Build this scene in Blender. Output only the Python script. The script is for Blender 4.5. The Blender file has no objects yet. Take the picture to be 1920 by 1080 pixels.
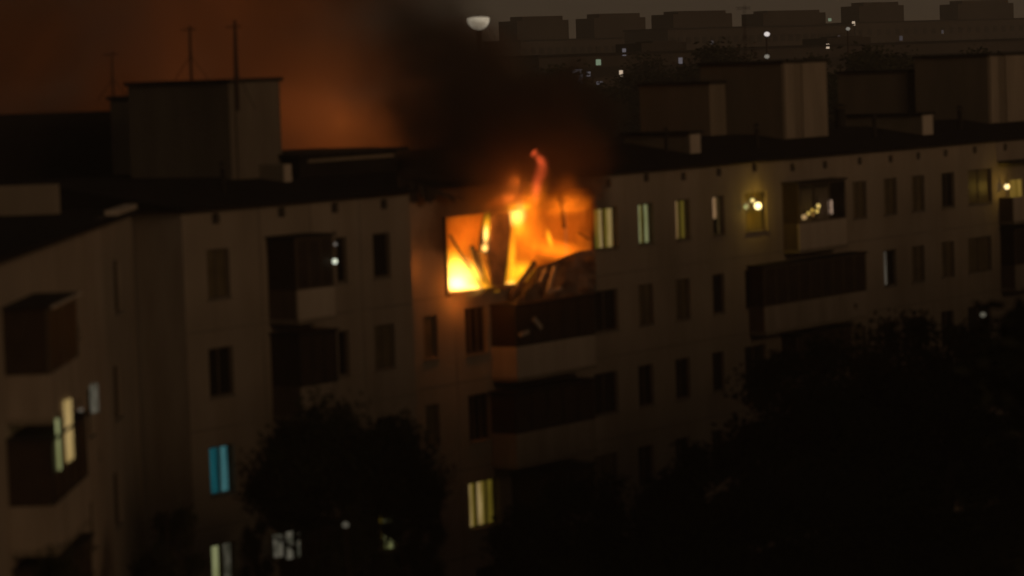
import bpy, bmesh, math, random
from mathutils import Vector, Matrix, noise
random.seed(7)
S = bpy.context.scene
COL = S.collection

# ------------------------------------------------------------------ camera
F = 6000.0                     # focal length in photo pixels (1920 wide)
PIT, ROL = 0.0683, 0.035
ZE = 15.6                      # eave height of the block
CZ = ZE + 3.683
fw = Vector((0, math.cos(PIT), -math.sin(PIT))); u0 = Vector((0, math.sin(PIT), math.cos(PIT))); r0 = Vector((1, 0, 0))
RT = r0*math.cos(ROL) - u0*math.sin(ROL)
UP = r0*math.sin(ROL) + u0*math.cos(ROL)
cam = bpy.data.objects.new('camera', bpy.data.cameras.new('camera')); COL.objects.link(cam)
m = Matrix((RT, UP, -fw)).transposed().to_4x4(); m.translation = (0, 0, CZ); cam.matrix_world = m
cam.data.sensor_width = 36; cam.data.lens = F*36/1920
cam.data.clip_start = 0.5; cam.data.clip_end = 4000
cam.data.dof.use_dof = True; cam.data.dof.focus_distance = 3000; cam.data.dof.aperture_fstop = 0.68
S.camera = cam

# ------------------------------------------------------------------ world, city glow, exposure
W = bpy.data.worlds.new('World'); S.world = W; W.use_nodes = True
nt = W.node_tree; bg = nt.nodes['Background']
tc = nt.nodes.new('ShaderNodeTexCoord'); sep = nt.nodes.new('ShaderNodeSeparateXYZ'); rp = nt.nodes.new('ShaderNodeValToRGB')
nt.links.new(tc.outputs['Generated'], sep.inputs[0]); nt.links.new(sep.outputs['Z'], rp.inputs[0]); nt.links.new(rp.outputs[0], bg.inputs[0])
rp.color_ramp.elements[0].position = 0.0; rp.color_ramp.elements[0].color = (.044, .033, .022, 1)
rp.color_ramp.elements[1].position = 0.5; rp.color_ramp.elements[1].color = (.022, .017, .013, 1)
bg.inputs[1].default_value = 1.0
sd = bpy.data.lights.new('city_glow', 'SUN'); sun = bpy.data.objects.new('city_glow', sd); COL.objects.link(sun)
sd.energy = 0.40; sd.angle = math.radians(22); sd.color = (1, .62, .34)
tol = Vector((.68, -.73, .26)).normalized()
sun.rotation_euler = tol.to_track_quat('Z', 'Y').to_euler()
S.view_settings.view_transform = 'Standard'; S.view_settings.look = 'None'; S.view_settings.exposure = 0; S.view_settings.gamma = 1
S.view_settings.use_curve_mapping = False
S.render.engine = 'CYCLES'
cy = S.cycles
cy.use_denoising = True; cy.max_bounces = 6; cy.volume_bounces = 1; cy.diffuse_bounces = 3
cy.volume_step_rate = 1.0; cy.volume_max_steps = 160; cy.sample_clamp_indirect = 2.0

# ------------------------------------------------------------------ helpers
def pix_ray(px, py): return fw*F + RT*(px-960) - UP*(py-540)
CAM = Vector((0, 0, CZ))
def at(px, py, Y):
    r = pix_ray(px, py); return CAM + r*(Y/r.y)
ANG = 0.96543; Y0 = 102.94
D = Vector((math.cos(ANG), math.sin(ANG), 0)); IN = Vector((-math.sin(ANG), math.cos(ANG), 0))
O = Vector((0, Y0, 0))
def lc(px, py, y=0.0):
    """photo pixel -> (s, z) on the block's plane at local depth y (positive is into the building)"""
    n = IN; r = pix_ray(px, py); t = ((O + IN*y - CAM) @ n)/(r @ n); P = CAM + r*t
    return ((P-O) @ D, P.z)
WA = Vector((-10.9, 67.7, 0)); WB = Vector((-10.7, 90.6, 0))
WD = (WB-WA).normalized(); WI = Vector((-WD.y, WD.x, 0))
def lw(px, py, y=0.0):
    r = pix_ray(px, py); t = ((WA + WI*y - CAM) @ WI)/(r @ WI); P = CAM + r*t
    return ((P-WA) @ WD, P.z)

def props(o, label=None, cat=None, group=None, kind=None):
    if label: o['label'] = label
    if cat: o['category'] = cat
    if group: o['group'] = group
    if kind: o['kind'] = kind
    return o
def empty(name, loc=(0, 0, 0), rz=0, **k):
    o = bpy.data.objects.new(name, None); COL.objects.link(o); o.location = loc; o.rotation_euler = (0, 0, rz); o.empty_display_size = .3
    return props(o, **k)
def box(bm, x0, x1, y0, y1, z0, z1):
    vs = [bm.verts.new((x, y, z)) for z in (z0, z1) for y in (y0, y1) for x in (x0, x1)]
    for f in ((0, 2, 3, 1), (4, 5, 7, 6), (0, 1, 5, 4), (2, 6, 7, 3), (0, 4, 6, 2), (1, 3, 7, 5)): bm.faces.new([vs[i] for i in f])
    return vs
def tube(bm, pts, rad, seg=8):
    rings = []
    for i, p in enumerate(pts):
        p = Vector(p); a = Vector(pts[max(i-1, 0)]); b = Vector(pts[min(i+1, len(pts)-1)])
        t = (b-a).normalized(); u = t.orthogonal().normalized() if abs(t.z) > .9 else t.cross(Vector((0, 0, 1))).normalized(); v = t.cross(u)
        r = rad[i] if isinstance(rad, (list, tuple)) else rad
        rings.append([bm.verts.new(p + (u*math.cos(q*2*math.pi/seg) + v*math.sin(q*2*math.pi/seg))*r) for q in range(seg)])
    for a, b in zip(rings, rings[1:]):
        for q in range(seg): bm.faces.new((a[q], a[(q+1) % seg], b[(q+1) % seg], b[q]))
    bm.faces.new(rings[0][::-1]); bm.faces.new(rings[-1])
def mk(name, bm, mat, parent=None, smooth=False, recalc=True, **k):
    if recalc: bmesh.ops.recalc_face_normals(bm, faces=bm.faces)
    me = bpy.data.meshes.new(name); bm.to_mesh(me); bm.free()
    if smooth:
        for p in me.polygons: p.use_smooth = True
    if mat: me.materials.append(mat)
    o = bpy.data.objects.new(name, me); COL.objects.link(o)
    if parent: o.parent = parent
    return props(o, **k)
def boxes(name, L, mat, parent=None, bev=0, **k):
    bm = bmesh.new()
    for b in L: box(bm, *b)
    if bev: bmesh.ops.bevel(bm, geom=bm.edges[:], offset=bev, segments=1, affect='EDGES')
    return mk(name, bm, mat, parent, **k)

def mat(name, col, rough=.8, col2=None, scale=1.0, bump=0.0, spec=.3, streak=False, metal=0, joints=False):
    M = bpy.data.materials.new(name); M.use_nodes = True; t = M.node_tree; n = t.nodes; l = t.links; p = n['Principled BSDF']
    p.inputs['Roughness'].default_value = rough; p.inputs['Specular IOR Level'].default_value = spec; p.inputs['Metallic'].default_value = metal
    c2 = col2 or tuple(c*.65 for c in col)
    tcn = n.new('ShaderNodeTexCoord'); mp = n.new('ShaderNodeMapping'); l.new(tcn.outputs['Object'], mp.inputs[0])
    if streak: mp.inputs['Scale'].default_value = (1, 1, .18)
    nz = n.new('ShaderNodeTexNoise'); nz.inputs['Scale'].default_value = scale; nz.inputs['Detail'].default_value = 7; nz.inputs['Roughness'].default_value = .62
    l.new(mp.outputs[0], nz.inputs['Vector'])
    r = n.new('ShaderNodeValToRGB'); r.color_ramp.elements[0].position = .35; r.color_ramp.elements[1].position = .65
    r.color_ramp.elements[0].color = (*c2, 1); r.color_ramp.elements[1].color = (*col, 1); l.new(nz.outputs[0], r.inputs[0])
    out = r.outputs[0]
    if joints:
        nz3 = n.new('ShaderNodeTexNoise'); nz3.inputs['Scale'].default_value = .35; l.new(tcn.outputs['Object'], nz3.inputs['Vector'])
        mx = n.new('ShaderNodeMix'); mx.data_type = 'RGBA'; mx.blend_type = 'MULTIPLY'; mx.inputs[0].default_value = .5
        l.new(out, mx.inputs[6]); l.new(nz3.outputs[0], mx.inputs[7]); out = mx.outputs[2]
    l.new(out, p.inputs['Base Color'])
    if bump:
        nz2 = n.new('ShaderNodeTexNoise'); nz2.inputs['Scale'].default_value = scale*9; nz2.inputs['Detail'].default_value = 5; l.new(tcn.outputs['Object'], nz2.inputs['Vector'])
        b = n.new('ShaderNodeBump'); b.inputs['Strength'].default_value = bump; b.inputs['Distance'].default_value = .05
        l.new(nz2.outputs[0], b.inputs['Height']); l.new(b.outputs[0], p.inputs['Normal'])
    return M
def soot(M, x0, x1, z0, z1, reach, col=(.05, .032, .024), strength=.8):
    """soot and scorching left on the wall round an opening (object space box x0..x1, z0..z1)"""
    t = M.node_tree; n = t.nodes; l = t.links; p = n['Principled BSDF']; src = p.inputs['Base Color'].links[0].from_socket
    tcn = n.new('ShaderNodeTexCoord'); nz = n.new('ShaderNodeTexNoise'); nz.inputs['Scale'].default_value = 1.1; nz.inputs['Detail'].default_value = 5; l.new(tcn.outputs['Object'], nz.inputs['Vector'])
    sx = n.new('ShaderNodeSeparateXYZ'); l.new(tcn.outputs['Object'], sx.inputs[0])
    def mth(op, a, b):
        q = n.new('ShaderNodeMath'); q.operation = op
        for i, v in enumerate((a, b)):
            if v is None: continue
            if isinstance(v, (int, float)): q.inputs[i].default_value = v
            else: l.new(v, q.inputs[i])
        return q.outputs[0]
    dx = mth('MAXIMUM', mth('MAXIMUM', mth('SUBTRACT', x0, sx.outputs['X']), mth('SUBTRACT', sx.outputs['X'], x1)), 0.0)
    dz = mth('MAXIMUM', mth('MULTIPLY', mth('SUBTRACT', z0, sx.outputs['Z']), 4.0), mth('MULTIPLY', mth('SUBTRACT', sx.outputs['Z'], z1), .1))
    d = mth('ADD', dx, mth('MAXIMUM', dz, 0.0)); d = mth('ADD', d, mth('MULTIPLY', mth('SUBTRACT', nz.outputs[0], .5), 2.2))
    mr = n.new('ShaderNodeMapRange'); mr.interpolation_type = 'SMOOTHSTEP'; mr.inputs['From Min'].default_value = reach; mr.inputs['From Max'].default_value = 0; mr.inputs['To Max'].default_value = strength; l.new(d, mr.inputs[0])
    mx = n.new('ShaderNodeMix'); mx.data_type = 'RGBA'; l.new(mr.outputs[0], mx.inputs[0]); l.new(src, mx.inputs[6]); mx.inputs[7].default_value = (*col, 1); l.new(mx.outputs[2], p.inputs['Base Color'])
def lit(name, c, strength, c2=None, scale=(6, 6, .4), base=.3):
    """lit curtain or lamp: folds vary the light that comes through"""
    M = bpy.data.materials.new(name); M.use_nodes = True; t = M.node_tree; n = t.nodes; l = t.links; p = n['Principled BSDF']
    p.inputs['Base Color'].default_value = (c[0]*base, c[1]*base, c[2]*base, 1); p.inputs['Roughness'].default_value = .9
    tcn = n.new('ShaderNodeTexCoord'); mp = n.new('ShaderNodeMapping'); mp.inputs['Scale'].default_value = scale; l.new(tcn.outputs['Object'], mp.inputs[0])
    nz = n.new('ShaderNodeTexNoise'); nz.inputs['Scale'].default_value = 1.6; nz.inputs['Detail'].default_value = 4; l.new(mp.outputs[0], nz.inputs['Vector'])
    r = n.new('ShaderNodeValToRGB'); r.color_ramp.elements[0].position = .38; r.color_ramp.elements[1].position = .58
    r.color_ramp.elements[0].color = (*(c2 or c), 1); r.color_ramp.elements[1].color = (*c, 1)
    l.new(nz.outputs[0], r.inputs[0]); l.new(r.outputs[0], p.inputs['Emission Color']); p.inputs['Emission Strength'].default_value = strength
    return M
def flame_mat(name, c, strength, soft=1.0, nscale=1.4, warp=.5):
    """light given off by burning gas, strongest at the heart of the flame"""
    M = bpy.data.materials.new(name); M.use_nodes = True; t = M.node_tree; n = t.nodes; l = t.links; n.remove(n['Principled BSDF'])
    out = n['Material Output']; tcn = n.new('ShaderNodeTexCoord')
    oi = n.new('ShaderNodeObjectInfo')
    nz = n.new('ShaderNodeTexNoise'); nz.inputs['Scale'].default_value = nscale; nz.inputs['Detail'].default_value = 3
    ad0 = n.new('ShaderNodeVectorMath'); l.new(tcn.outputs['Object'], ad0.inputs[0]); l.new(oi.outputs['Location'], ad0.inputs[1]); l.new(ad0.outputs[0], nz.inputs['Vector'])
    su = n.new('ShaderNodeVectorMath'); su.operation = 'SUBTRACT'; l.new(nz.outputs['Color'], su.inputs[0]); su.inputs[1].default_value = (.5, .5, .5)
    sc = n.new('ShaderNodeVectorMath'); sc.operation = 'SCALE'; sc.inputs['Scale'].default_value = warp*2; l.new(su.outputs[0], sc.inputs[0])
    ad = n.new('ShaderNodeVectorMath'); l.new(tcn.outputs['Object'], ad.inputs[0]); l.new(sc.outputs[0], ad.inputs[1])
    ln = n.new('ShaderNodeVectorMath'); ln.operation = 'LENGTH'; l.new(ad.outputs[0], ln.inputs[0])
    mr = n.new('ShaderNodeMapRange'); mr.interpolation_type = 'SMOOTHSTEP'
    mr.inputs['From Min'].default_value = 1.0; mr.inputs['From Max'].default_value = 1.0-soft; mr.inputs['To Min'].default_value = 0; mr.inputs['To Max'].default_value = strength
    l.new(ln.outputs['Value'], mr.inputs[0])
    em = n.new('ShaderNodeEmission'); em.inputs[0].default_value = (*c, 1); l.new(mr.outputs[0], em.inputs[1]); l.new(em.outputs[0], out.inputs['Volume'])
    return M
def smoke_mat(name, c, dens, lo=.4, hi=.65, scale=.12, aniso=.2, floor=.0, absorb=None):
    M = bpy.data.materials.new(name); M.use_nodes = True; t = M.node_tree; n = t.nodes; l = t.links; n.remove(n['Principled BSDF'])
    out = n['Material Output']; pv = n.new('ShaderNodeVolumePrincipled'); pv.inputs['Color'].default_value = (*c, 1); pv.inputs['Anisotropy'].default_value = aniso
    tcn = n.new('ShaderNodeTexCoord'); nz = n.new('ShaderNodeTexNoise'); nz.inputs['Scale'].default_value = scale; nz.inputs['Detail'].default_value = 4; nz.inputs['Distortion'].default_value = .6
    l.new(tcn.outputs['Object'], nz.inputs['Vector'])
    mr = n.new('ShaderNodeMapRange'); mr.inputs['From Min'].default_value = lo; mr.inputs['From Max'].default_value = hi; mr.inputs['To Min'].default_value = floor*dens; mr.inputs['To Max'].default_value = dens
    l.new(nz.outputs[0], mr.inputs[0]); l.new(mr.outputs[0], pv.inputs['Density']); l.new(pv.outputs[0], out.inputs['Volume'])
    return M

M_wall = mat('concrete_panel', (.36, .30, .235), .9, (.29, .235, .175), .9, .25, streak=True, joints=True)
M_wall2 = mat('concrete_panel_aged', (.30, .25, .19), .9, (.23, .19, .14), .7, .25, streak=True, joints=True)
M_light = mat('pale_plaster', (.42, .37, .31), .9, (.32, .27, .22), 1.2, .2, streak=True)
M_roof = mat('bitumen_roof', (.022, .018, .016), .95, (.012, .01, .01), 1.0, .3, spec=.05)
M_dark = mat('tarred_metal', (.03, .025, .022), .9, None, 2, spec=.1)
M_frame = mat('old_window_frame', (.11, .085, .06), .8, None, 3, spec=.1)
M_framew = mat('white_window_frame', (.30, .27, .22), .6, None, 3)
M_glassd = mat('lightened_brown_glass', (.045, .03, .02), .6, (.03, .02, .014), 2, spec=.1)  # brown glass, base lightened because the side panes get little light
M_glass = mat('dark_glass', (.018, .014, .010), .22, None, 1, spec=.35)
M_glassb = mat('curtained_glass', (.13, .10, .055), .5, (.085, .065, .035), 2, spec=.3)
M_sill = mat('tin_sill', (.2, .18, .15), .6, None, 4)
M_brown = mat('brown_cladding', (.10, .07, .05), .85, (.07, .05, .035), 3, streak=True)
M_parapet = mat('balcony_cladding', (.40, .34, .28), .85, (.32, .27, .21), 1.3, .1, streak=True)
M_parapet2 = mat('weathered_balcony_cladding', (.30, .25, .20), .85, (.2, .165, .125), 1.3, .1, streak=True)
M_char = mat('charred_concrete', (.24, .17, .12), .95, (.08, .055, .04), 1.6, .5)
M_char2 = mat('burnt_timber', (.05, .035, .03), .95, None, 5, .3)
M_bent = mat('buckled_cladding', (.30, .26, .22), .75, (.10, .08, .07), 1.1, .4)
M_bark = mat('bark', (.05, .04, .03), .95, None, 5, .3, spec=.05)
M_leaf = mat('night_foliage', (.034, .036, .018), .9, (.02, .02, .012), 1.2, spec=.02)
M_ground = mat('dark_ground', (.05, .05, .03), .95, (.03, .03, .02), .2, .2, spec=.05)
M_asph = mat('asphalt', (.05, .048, .045), .9, None, 2, .2, spec=.1)
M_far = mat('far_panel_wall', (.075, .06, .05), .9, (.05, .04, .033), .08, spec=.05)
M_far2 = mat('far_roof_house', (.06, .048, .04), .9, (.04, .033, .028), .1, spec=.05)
M_steel = mat('rusty_steel', (.05, .03, .025), .7, None, 4, spec=.1)

# ------------------------------------------------------------------ ground
bm = bmesh.new(); box(bm, -1500, 1500, -200, 2500, -.5, 0); mk('ground', bm, M_ground, kind='structure')
c = O + D*10 - IN*9
bm = bmesh.new(); box(bm, -60, 70, -2.5, 2.5, 0, .004); r = mk('courtyard_road', bm, M_asph, kind='structure'); r.location = c; r.rotation_euler = (0, 0, ANG)

# ------------------------------------------------------------------ building helpers
def wall(parent, x0, x1, z0, z1, y, holes, material, name='wall', depth=.22, **k):
    """one facade with real openings and reveals; holes = (xa, xb, za, zb)"""
    xs = sorted({x0, x1, *[h[0] for h in holes], *[h[1] for h in holes]}); zs = sorted({z0, z1, *[h[2] for h in holes], *[h[3] for h in holes]})
    xs = [x for x in xs if x0 <= x <= x1]; zs = [z for z in zs if z0 <= z <= z1]
    bm = bmesh.new(); V = {}
    def v(x, z, yy=0):
        key = (x, z, yy)
        if key not in V: V[key] = bm.verts.new((x, y+yy, z))
        return V[key]
    for a, b in zip(xs, xs[1:]):
        for c0, d0 in zip(zs, zs[1:]):
            mx, mz = (a+b)/2, (c0+d0)/2
            if any(h[0] < mx < h[1] and h[2] < mz < h[3] for h in holes): continue
            bm.faces.new((v(a, c0), v(b, c0), v(b, d0), v(a, d0)))
    for h in holes:
        q = [(h[0], h[2]), (h[1], h[2]), (h[1], h[3]), (h[0], h[3])]
        for i in range(4):
            a, b = q[i], q[(i+1) % 4]
            bm.faces.new([bm.verts.new((a[0], y, a[1])), bm.verts.new((a[0], y+depth, a[1])), bm.verts.new((b[0], y+depth, b[1])), bm.verts.new((b[0], y, b[1]))])
    return mk(name, bm, material, parent, recalc=False, **k)

def window(parent, cx, cz, w, h, y, glass=None, frame=None, curtain=None, mull=1, label=None, strips=None, lamp=None, side=1, rail=False):
    """window > frame mesh itself, panes, sill, curtain strips"""
    fr = frame or M_frame; x0, x1, z0, z1 = cx-w/2, cx+w/2, cz-h/2, cz+h/2; t = .05; yy = y+.10
    L = [(x0, x1, yy, yy+.07, z0, z0+t), (x0, x1, yy, yy+.07, z1-t, z1), (x0, x0+t, yy, yy+.07, z0+t, z1-t), (x1-t, x1, yy, yy+.07, z0+t, z1-t)]
    xs = [x0+t]+[x0+w*(i+1)/(mull+1) for i in range(mull)]+[x1-t]
    for x in xs[1:-1]: L.append((x-.03, x+.03, yy+.004, yy+.066, z0+t, z1-t))
    if rail: L.append((x0+t, x1-t, yy+.008, yy+.06, z1-.42, z1-.37))
    o = boxes('window', L, fr, parent, label=label)
    boxes('sill', [(x0-.05, x1+.05, y-.07, y+.10, z0-.035, z0-.004)], M_sill, o)
    for a, b in zip(xs, xs[1:]):
        if curtain:                      # clear pane with the lit curtain right behind it
            pass
        boxes('pane', [(a+.001, b-.001, yy+.03, yy+.045, z0+t, z1-t)], M_clear if curtain else (glass or M_glass), o)
    if curtain:
        bmc = bmesh.new()
        for (fa, fb, mt, za, zb) in strips or [(0, 1, curtain, 0, 1)]:
            bmc = bmesh.new(); n = 14; xa, xb = x0+t+(w-2*t)*fa, x0+t+(w-2*t)*fb; vs = []
            for i in range(n+1):
                x = xa+(xb-xa)*i/n; dy = yy+.13+.02*math.sin(i*2.1+cx*3)
                vs.append((bmc.verts.new((x, dy, z0+(z1-z0)*za)), bmc.verts.new((x, dy, z0+(z1-z0)*zb))))
            for p, q in zip(vs, vs[1:]): bmc.faces.new((p[0], q[0], q[1], p[1]))
            mk('curtain', bmc, mt, o, recalc=False)
        boxes('room_back', [(x0-.3, x1+.3, yy+.9, yy+.95, z0-.3, z1+.3)], M_roomdim, o)
    return o
Mc = bpy.data.materials.new('clear_glass'); Mc.use_nodes = True; n_ = Mc.node_tree.nodes; l_ = Mc.node_tree.links
n_.remove(n_['Principled BSDF']); tr = n_.new('ShaderNodeBsdfTransparent'); tr.inputs[0].default_value = (.9, .9, .88, 1); gl = n_.new('ShaderNodeBsdfGlossy'); gl.inputs['Roughness'].default_value = .1
mxs = n_.new('ShaderNodeMixShader'); mxs.inputs[0].default_value = .06; l_.new(tr.outputs[0], mxs.inputs[1]); l_.new(gl.outputs[0], mxs.inputs[2]); l_.new(mxs.outputs[0], n_['Material Output'].inputs[0])
M_clear = Mc
M_roomdim = lit('dim_room', (.35, .22, .08), .10, scale=(1, 1, 1))

def strip(parent, plane_f, x0, x1, ya, yb, y, m_, name='lit_strip'):
    """glowing strip for lit curtains and one window reflection, given by its corners"""
    a = plane_f(x0, ya[0], y); b = plane_f(x1, ya[1], y); c_ = plane_f(x1, yb[1], y); d = plane_f(x0, yb[0], y)
    bm = bmesh.new(); n = 6; vs = []
    for i in range(n+1):
        t = i/n; s = a[0]+(b[0]-a[0])*t; zt2 = a[1]+(b[1]-a[1])*t; zb2 = d[1]+(c_[1]-d[1])*t; dy = .012*math.sin(i*2.3)
        vs.append((bm.verts.new((s, y+dy, zb2)), bm.verts.new((s, y+dy, zt2))))
    for p, q in zip(vs, vs[1:]): bm.faces.new((p[0], q[0], q[1], p[1]))
    bmesh.ops.solidify(bm, geom=bm.faces[:], thickness=.01)
    return mk(name, bm, m_, parent)
def balcony(parent, s0, s1, fl, y, off, par=M_parapet, glazed=True, ph=.95, top=2.45, roofed=True, label=None, lit_pane=None, panes=4, framem=None, dark_side=True):
    """balcony > slab + parapet; glazing frame, panes, roof slab as its own pieces"""
    yo = y-off
    o = boxes('balcony', [(s0, s1, yo, y-.002, fl-.12, fl)], M_wall2, parent, label=label)
    boxes('parapet', [(s0+.02, s1-.02, yo+.02, yo+.08, fl+.003, fl+ph)], par, o)
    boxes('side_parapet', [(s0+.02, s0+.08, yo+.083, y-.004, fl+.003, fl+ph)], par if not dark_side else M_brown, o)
    boxes('side_parapet', [(s1-.08, s1-.02, yo+.083, y-.004, fl+.003, fl+ph)], par, o)
    if glazed:
        fm = framem or M_brown; z0, z1 = fl+ph+.003, fl+top; L = [(s0+.02, s1-.02, yo+.02, yo+.07, z1-.06, z1), (s0+.02, s1-.02, yo+.02, yo+.07, z0, z0+.05)]
        n = panes
        for i in range(n+1):
            x = s0+.05+(s1-s0-.1)*i/n; L.append((x-.03, x+.03, yo+.022, yo+.068, z0+.05, z1-.06))
        boxes('glazing_frame', L, fm, o)
        for i in range(n):
            a, b = s0+.05+(s1-s0-.1)*i/n+.031, s0+.05+(s1-s0-.1)*(i+1)/n-.031
            boxes('pane', [(a, b, yo+.04, yo+.05, z0+.05, z1-.06)], (M_clear if lit_pane and i in lit_pane else M_glassd), o)
        boxes('side_pane', [(s0+.03, s0+.04, yo+.075, y-.004, z0, z1)], M_glassd, o)
        boxes('side_pane', [(s1-.04, s1-.03, yo+.075, y-.004, z0, z1)], M_glassd, o)
    if roofed: boxes('canopy', [(s0-.04, s1+.04, yo-.06, y-.002, fl+top+.003, fl+top+.07)], M_dark, o)
    return o

# ------------------------------------------------------------------ main block
B = empty('apartment_building', O, ANG, label='long pale panel apartment block with a burning top floor flat, lit windows and dark roof', cat='apartment building')
sL = lc(340, 395)[0]; sJ = lc(767, 365)[0]; sR = lc(2060, 250, .6)[0]
Y2 = .6                                     # the right-hand section is set back
FL = [ZE-3.28-2.8*k for k in range(5)]      # floor levels, top storey first
WC = [ZE-1.83-2.8*k for k in range(5)]      # window centres
def scale_at(px, y=0): return abs(lc(px+10, 450, y)[0]-lc(px-10, 450, y)[0])/20
H1 = []; WIN1 = []
def add_win(WL, HL, px, py, row, wpx, h, y, **k):
    s = lc(px, py, y)[0]; w = wpx*scale_at(px, y); z = WC[row]+k.pop('dz', 0)
    HL.append((s-w/2, s+w/2, z-h/2, z+h/2)); WL.append((s, z, w, h, y, k))
# lit curtain materials
C_pale = lit('lit_cream_curtain', (.38, .27, .115), 1.01, (.17, .115, .025))
C_green = lit('lit_greenish_curtain', (.30, .31, .16), 0.94, (.12, .13, .03))
C_olive = lit('lit_olive_curtain', (.15, .11, .015), 0.98, (.09, .065, .008))
C_pink = lit('lit_pinkish_curtain', (.36, .22, .12), 0.94, (.18, .10, .03))
C_teal = lit('lit_teal_curtain', (.008, .088, .108), 1.0, (.003, .044, .056))
C_teal2 = lit('lit_pale_teal_curtain', (.06, .17, .185), 1.0, (.015, .08, .095))
C_grey = lit('dim_grey_glow', (.11, .10, .075), .8, (.03, .03, .02), scale=(3, 3, 2))
C_strip = lit('lit_grey_curtain', (.16, .14, .11), .8, (.06, .05, .04))

# left block columns
for row in range(5):
    py = [512, 690, 892, 1058, 1230][row]
    kw = dict(glass=M_glassb if row == 0 else M_glass, mull=1)
    if row == 2: kw = dict(curtain=C_teal, strips=[(0, .42, C_teal, 0, 1), (.42, .64, C_teal, 0, 1), (.64, .98, C_teal2, .0, 1)], label='window with glowing teal curtains, third storey down')
    if row == 3: kw = dict(curtain=C_green, strips=[(.0, .48, C_green, .0, 1), (.72, 1, C_grey, .1, .95)], label='lit window half hidden by tree branches')
    add_win(WIN1, H1, [410, 415, 418, 422, 425][row], py, row, [42, 46, 46, 48, 48][row], 1.4, 0, **kw)
    px = [716, 722, 726, 731, 735][row]; py = [483, 650, 820, 990, 1160][row]
    kw = dict(glass=M_glass if row != 1 else M_glassb, mull=0 if row == 0 else 1)
    if row == 3: kw = dict(curtain=C_green, strips=[(.0, .45, C_olive, .3, .9), (.5, 1, C_green, .0, .75)], label='lit window broken up by tree branches')
    add_win(WIN1, H1, px, py, row, 32 if row == 0 else 38, 1.35, 0, **kw)
    px = [641, 645, 649, 653, 657][row]; py = [500, 668, 840, 1010, 1180][row]
    add_win(WIN1, H1, px, py, row, 20, 1.35, 0, glass=M_glass, mull=0)
holes1 = list(H1)
attic1 = [(405, 410), (528, 398), (628, 390), (720, 383)]
vent_sz = .30
for px, py in attic1:
    s, z = lc(px, py); holes1.append((s-.17, s+.17, z-.15, z+.15))
wall(B, sL, sJ, 0, ZE, 0, holes1, M_wall)
for px, py in attic1:
    s, z = lc(px, py); boxes('vent_grille', [(s-.17, s+.17, .12, .15, z-.15, z+.15)], M_dark, B)
for s, z, w, h, y, k in WIN1: window(B, s, z, w, h, y, **k)
def joints(parent, x0, x1, y, HL, cols, skip=()):
    """sealed joints between the wall panels, a thin bead standing a little proud"""
    L = []
    for k in range(5):
        z = FL[k]-.14; segs = [(x0, x1)]
        if k == 0 and skip: segs = [(x0, skip[0]), (skip[1], x1)]
        for a_, b_ in segs: L.append((a_, b_, y-.006, y+.01, z-.02, z+.02))
    for c_ in cols:
        if any(h[0]-.08 < c_ < h[1]+.08 for h in HL): continue
        zz_ = [0.0]+[FL[k]-.165 for k in (4, 3, 2, 1, 0)]+[ZE-.02]
        for a_, b_ in zip(zz_, zz_[1:]):
            if skip and b_ > FL[0] and skip[0] < c_ < skip[1]: continue
            L.append((c_-.02, c_+.02, y-.006, y+.01, a_+.045, b_-.005))
    boxes('panel_joint', L, M_joint, parent, kind='stuff')
M_joint = mat('joint_sealant', (.21, .175, .135), .9, (.12, .10, .08), .8)
joints(B, sL+.01, sJ-.01, 0, H1, [sL+1.0+i*2.4 for i in range(12) if sL+1.0+i*2.4 < sJ-.3])
# balconies of the left block
sb0 = lc(500, 500)[0]; sb1 = lc(628, 500, -1.1)[0]
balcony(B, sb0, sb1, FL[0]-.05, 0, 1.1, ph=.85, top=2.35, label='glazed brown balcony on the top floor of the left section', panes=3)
for r_ in (1, 2, 3, 4):
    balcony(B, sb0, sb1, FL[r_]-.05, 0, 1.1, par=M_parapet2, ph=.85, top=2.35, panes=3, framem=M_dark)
# end wall of the left block (faces the camera's side) and hidden closing walls
def plane(name, pts, m_, parent, **k):
    bm = bmesh.new(); bm.faces.new([bm.verts.new(p) for p in pts]); return mk(name, bm, m_, parent, recalc=False, **k)
boxes('end_wall', [(sL-.003, sL+.2, .003, 11.9, 0, ZE-.004)], M_light, B)  # paler plaster colour stands in for ambient light missing on this wall
boxes('rear_wall', [(sL+.2, sR, 12, 12.2, 0, ZE-.003)], M_wall2, B)
boxes('party_wall', [(sJ-.2, sJ, .01, 4, 0, ZE-.004)], M_wall, B)
boxes('backing_wall', [(sL+.25, sJ-.25, 1.4, 1.5, .1, ZE-.1)], M_dark, B)

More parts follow.
